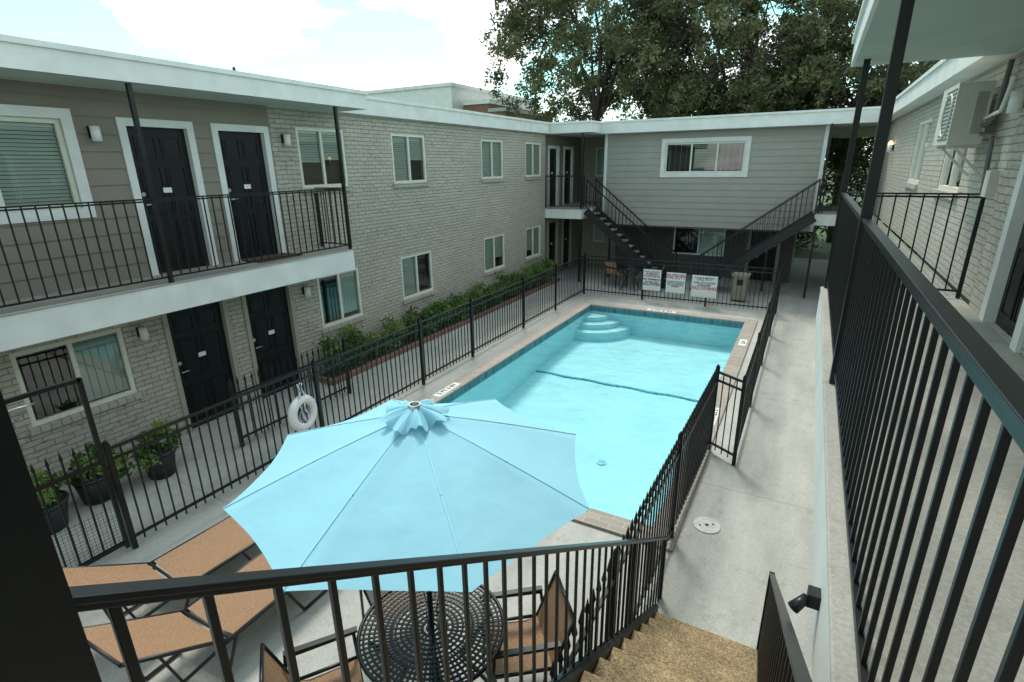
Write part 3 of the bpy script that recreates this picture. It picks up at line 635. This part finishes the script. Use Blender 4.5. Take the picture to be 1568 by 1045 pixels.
def tree(name,x,y,h,cr,cz,flat,nc,count,seed,size=.1,trunk=.32):
    random.seed(seed); b=B(); o=Vector((x,y,0)); fork=Vector((x+random.uniform(-.3,.3),y,cz-cr*flat*.85))
    b.tube(o,fork,trunk,trunk*.75,'bark',10)
    limbs=[]
    for i in range(9):
        th=2*math.pi*i/9+random.uniform(-.3,.3); e=random.uniform(.2,1.)
        end=Vector((x+math.cos(th)*cr*.55*e*1.1,y+math.sin(th)*cr*.55*e,cz+cr*flat*random.uniform(-.3,.45)))
        mid=fork.lerp(end,.5)+Vector((random.uniform(-.5,.5),random.uniform(-.5,.5),random.uniform(-.2,.5)))
        b.tube(fork,mid,trunk*.42,trunk*.28,'bark',7); b.tube(mid,end,trunk*.28,trunk*.12,'bark',7); limbs.append(mid);limbs.append(end)
    cs=[];rs=[]
    for i in range(nc):
        while True:
            d=Vector((random.uniform(-1,1),random.uniform(-1,1),random.uniform(-1,1)))
            if .3<d.length<1: break
        c=Vector((x+d.x*cr,y+d.y*cr,cz+d.z*cr*flat)); l=min(limbs,key=lambda q:(q-c).length)
        m=l.lerp(c,.5)+Vector((random.uniform(-.3,.3),0,random.uniform(-.1,.4)))
        b.tube(l,m,trunk*.11,trunk*.07,'bark',5,False); b.tube(m,c,trunk*.07,.012,'bark',5,False)
        r=random.uniform(.35,.8)*cr*.17; cs.append(tuple(c)); rs.append((r,r,r*.8))
        for q in range(3):
            c2=c+Vector((random.uniform(-1,1),random.uniform(-1,1),random.uniform(-1.2,.5)))*r*1.6; cs.append(tuple(c2)); rs.append((r*.55,r*.55,r*.7)); b.tube(c,c2,.02,.008,'bark',4,False)
    leaves(cs,rs,count,size,['leaf_a','leaf_a','leaf_b','leaf_c'],b,.6)
    b.finish(name)
tree('oak_tree',-11.2,31,15,6.6,11.2,.86,190,66000,1)
tree('oak_tree',-4.8,33,14,6.0,9.4,.85,190,62000,2)
tree('oak_tree',1.2,32,11,4.4,7.6,.9,130,40000,3,trunk=.25)
tree('oak_tree',7.5,38,12,4.6,8.0,.8,80,20000,8,trunk=.25)
b=B(); cs=[];rs=[]; random.seed(12)
for i in range(90): cs.append((random.uniform(-4,6),random.uniform(27,29),random.uniform(.2,4.2))); rs.append((.6,.6,.5))
for i in range(90): cs.append((random.uniform(-10,3),random.uniform(31,34),random.uniform(4.5,8.0))); rs.append((.9,.9,.7))
leaves(cs,rs,38000,.10,['leaf_b','leaf_a','leaf_b'],b); b.finish('shrubs')
b=B(); cs=[];rs=[]; y=6.9; random.seed(9)
while y<17.1:
    g=random.uniform(.55,.85)
    if y<8: g=.85
    wd=random.uniform(.16,.24)
    for q in range(7): 
        hz=g*(.25+.11*q); cs.append((-7.87+random.uniform(-.09,.09),y+random.uniform(-.18,.18),hz)); rs.append((wd,wd,.13))
    for q in range(5): b.tube((-7.87,y,0),(-7.87+random.uniform(-.15,.15),y+random.uniform(-.18,.18),g*.9),.010,.004,'bark',4,False)
    y+=random.uniform(.38,.55) if y>8.8 else .6
leaves(cs,rs,17000,.04,['leaf_h1','leaf_h1','leaf_h2'],b,.5)
b.finish('hedge')
b=B(); b.box(-8.16,-7.62,6.6,17.3,-.003,.03,'soil'); b.box(-7.62,-7.54,6.6,17.3,0,.10,'red_brick'); b.box(-8.16,-7.54,6.52,6.6,0,.10,'red_brick'); b.finish('planting_bed')
def potted(x,y,r,h,ph,seed):
    e=empty('potted_plant'); b=B(); b.tube((x,y,0),(x,y,h),r*.75,r,'pot_dark',20); b.torus((x,y,h),r,.018,(0,0,1),'pot_dark'); b.tube((x,y,h-.03),(x,y,h-.02),r*.95,r*.95,'soil',16); b.finish('pot',e)
    random.seed(seed); b=B(); cs=[];rs=[]
    for i in range(9): cs.append((x+random.uniform(-r,r)*1.1,y+random.uniform(-r,r)*1.2,h+random.uniform(.0,ph))); rs.append((.11,.11,.10)); b.tube((x,y,h-.03),cs[-1],.008,.004,'bark',5,False)
    leaves(cs,rs,900,.04,['leaf_h1','leaf_h2','leaf_h1'],b); b.finish('foliage',e)
potted(-7.3,3.2,.21,.36,.3,1); potted(-7.45,2.5,.22,.34,.28,2); potted(-7.3,1.9,.25,.34,.25,3)
# ---------------------------------------------------------------- background buildings
b=B(); b.box(-36,-20.7,30,42,0,8.75,'white_paint'); b.box(-36.1,-20.6,29.9,42.1,8.75,8.95,'white_paint'); b.finish('white_building')
b=B(); b.box(-20.5,-18.6,31,38,0,7.7,'red_brick'); b.box(-20.5,-18.5,30.9,38,7.7,7.95,'white_paint'); b.box(-18.6,-17.4,31,38,0,7.2,'red_brick'); b.box(-18.6,-17.3,30.9,38,7.2,7.4,'lamp_gray'); b.finish('brick_building')
# ---------------------------------------------------------------- world & sun
w=bpy.data.worlds.new('World'); scene.world=w; w.use_nodes=True; t=w.node_tree; bg=t.nodes['Background']
EL,RO=58,-35
sk=t.nodes.new('ShaderNodeTexSky'); sk.sky_type='NISHITA'; sk.sun_disc=False; sk.sun_elevation=math.radians(EL); sk.sun_rotation=math.radians(RO); sk.air_density=1.; sk.dust_density=1.; sk.ozone_density=2.
s1=t.nodes.new('ShaderNodeVectorMath'); s1.operation='MULTIPLY'; s1.inputs[1].default_value=(1.5,2.3,1.7); t.links.new(sk.outputs[0],s1.inputs[0])
tc=t.nodes.new('ShaderNodeTexCoord'); mp=t.nodes.new('ShaderNodeMapping'); mp.inputs['Scale'].default_value=(1,1,2.4); mp.inputs['Location'].default_value=(2.55,1.1,.2); t.links.new(tc.outputs['Generated'],mp.inputs[0])
n=t.nodes.new('ShaderNodeTexNoise'); n.inputs['Scale'].default_value=4.6; n.inputs['Detail'].default_value=10; n.inputs['Roughness'].default_value=.56; t.links.new(mp.outputs[0],n.inputs['Vector'])
cr=t.nodes.new('ShaderNodeMapRange'); cr.inputs['From Min'].default_value=.46; cr.inputs['From Max'].default_value=.60; cr.inputs['To Min'].default_value=.0; cr.inputs['To Max'].default_value=1.; t.links.new(n.outputs[0],cr.inputs[0])
mx=t.nodes.new('ShaderNodeMix'); mx.data_type='RGBA'; t.links.new(cr.outputs[0],mx.inputs[0]); t.links.new(s1.outputs[0],mx.inputs[6]); mx.inputs[7].default_value=(14.4,14.5,14.3,1)
t.links.new(mx.outputs[2],bg.inputs['Color']); bg.inputs['Strength'].default_value=.14
sl=bpy.data.lights.new('sun','SUN'); sl.energy=2.7; sl.angle=math.radians(13); sl.color=(1,.95,.88)
so=bpy.data.objects.new('sun',sl); scene.collection.objects.link(so)
el,ro=math.radians(EL),math.radians(RO); dv=Vector((math.sin(ro)*math.cos(el),math.cos(ro)*math.cos(el),math.sin(el)))
so.rotation_euler=dv.to_track_quat('Z','Y').to_euler()
# ---------------------------------------------------------------- camera
r0=Vector((.8770,.4809,-.0137)).normalized(); f0=Vector((-.4602,.8304,-.3152)).normalized(); r0=(r0-f0*r0.dot(f0)).normalized(); u0=r0.cross(f0)
cam=bpy.data.cameras.new('camera'); cam.sensor_width=36; cam.lens=807.57/1568*36; cam.clip_start=.05; cam.clip_end=1500
co=bpy.data.objects.new('camera',cam); scene.collection.objects.link(co)
mt=Matrix(((r0.x,u0.x,-f0.x,0),(r0.y,u0.y,-f0.y,0),(r0.z,u0.z,-f0.z,3.96),(0,0,0,1))); co.matrix_world=mt
scene.camera=co
scene.view_settings.view_transform='Standard'; scene.view_settings.look='None'; scene.view_settings.exposure=0
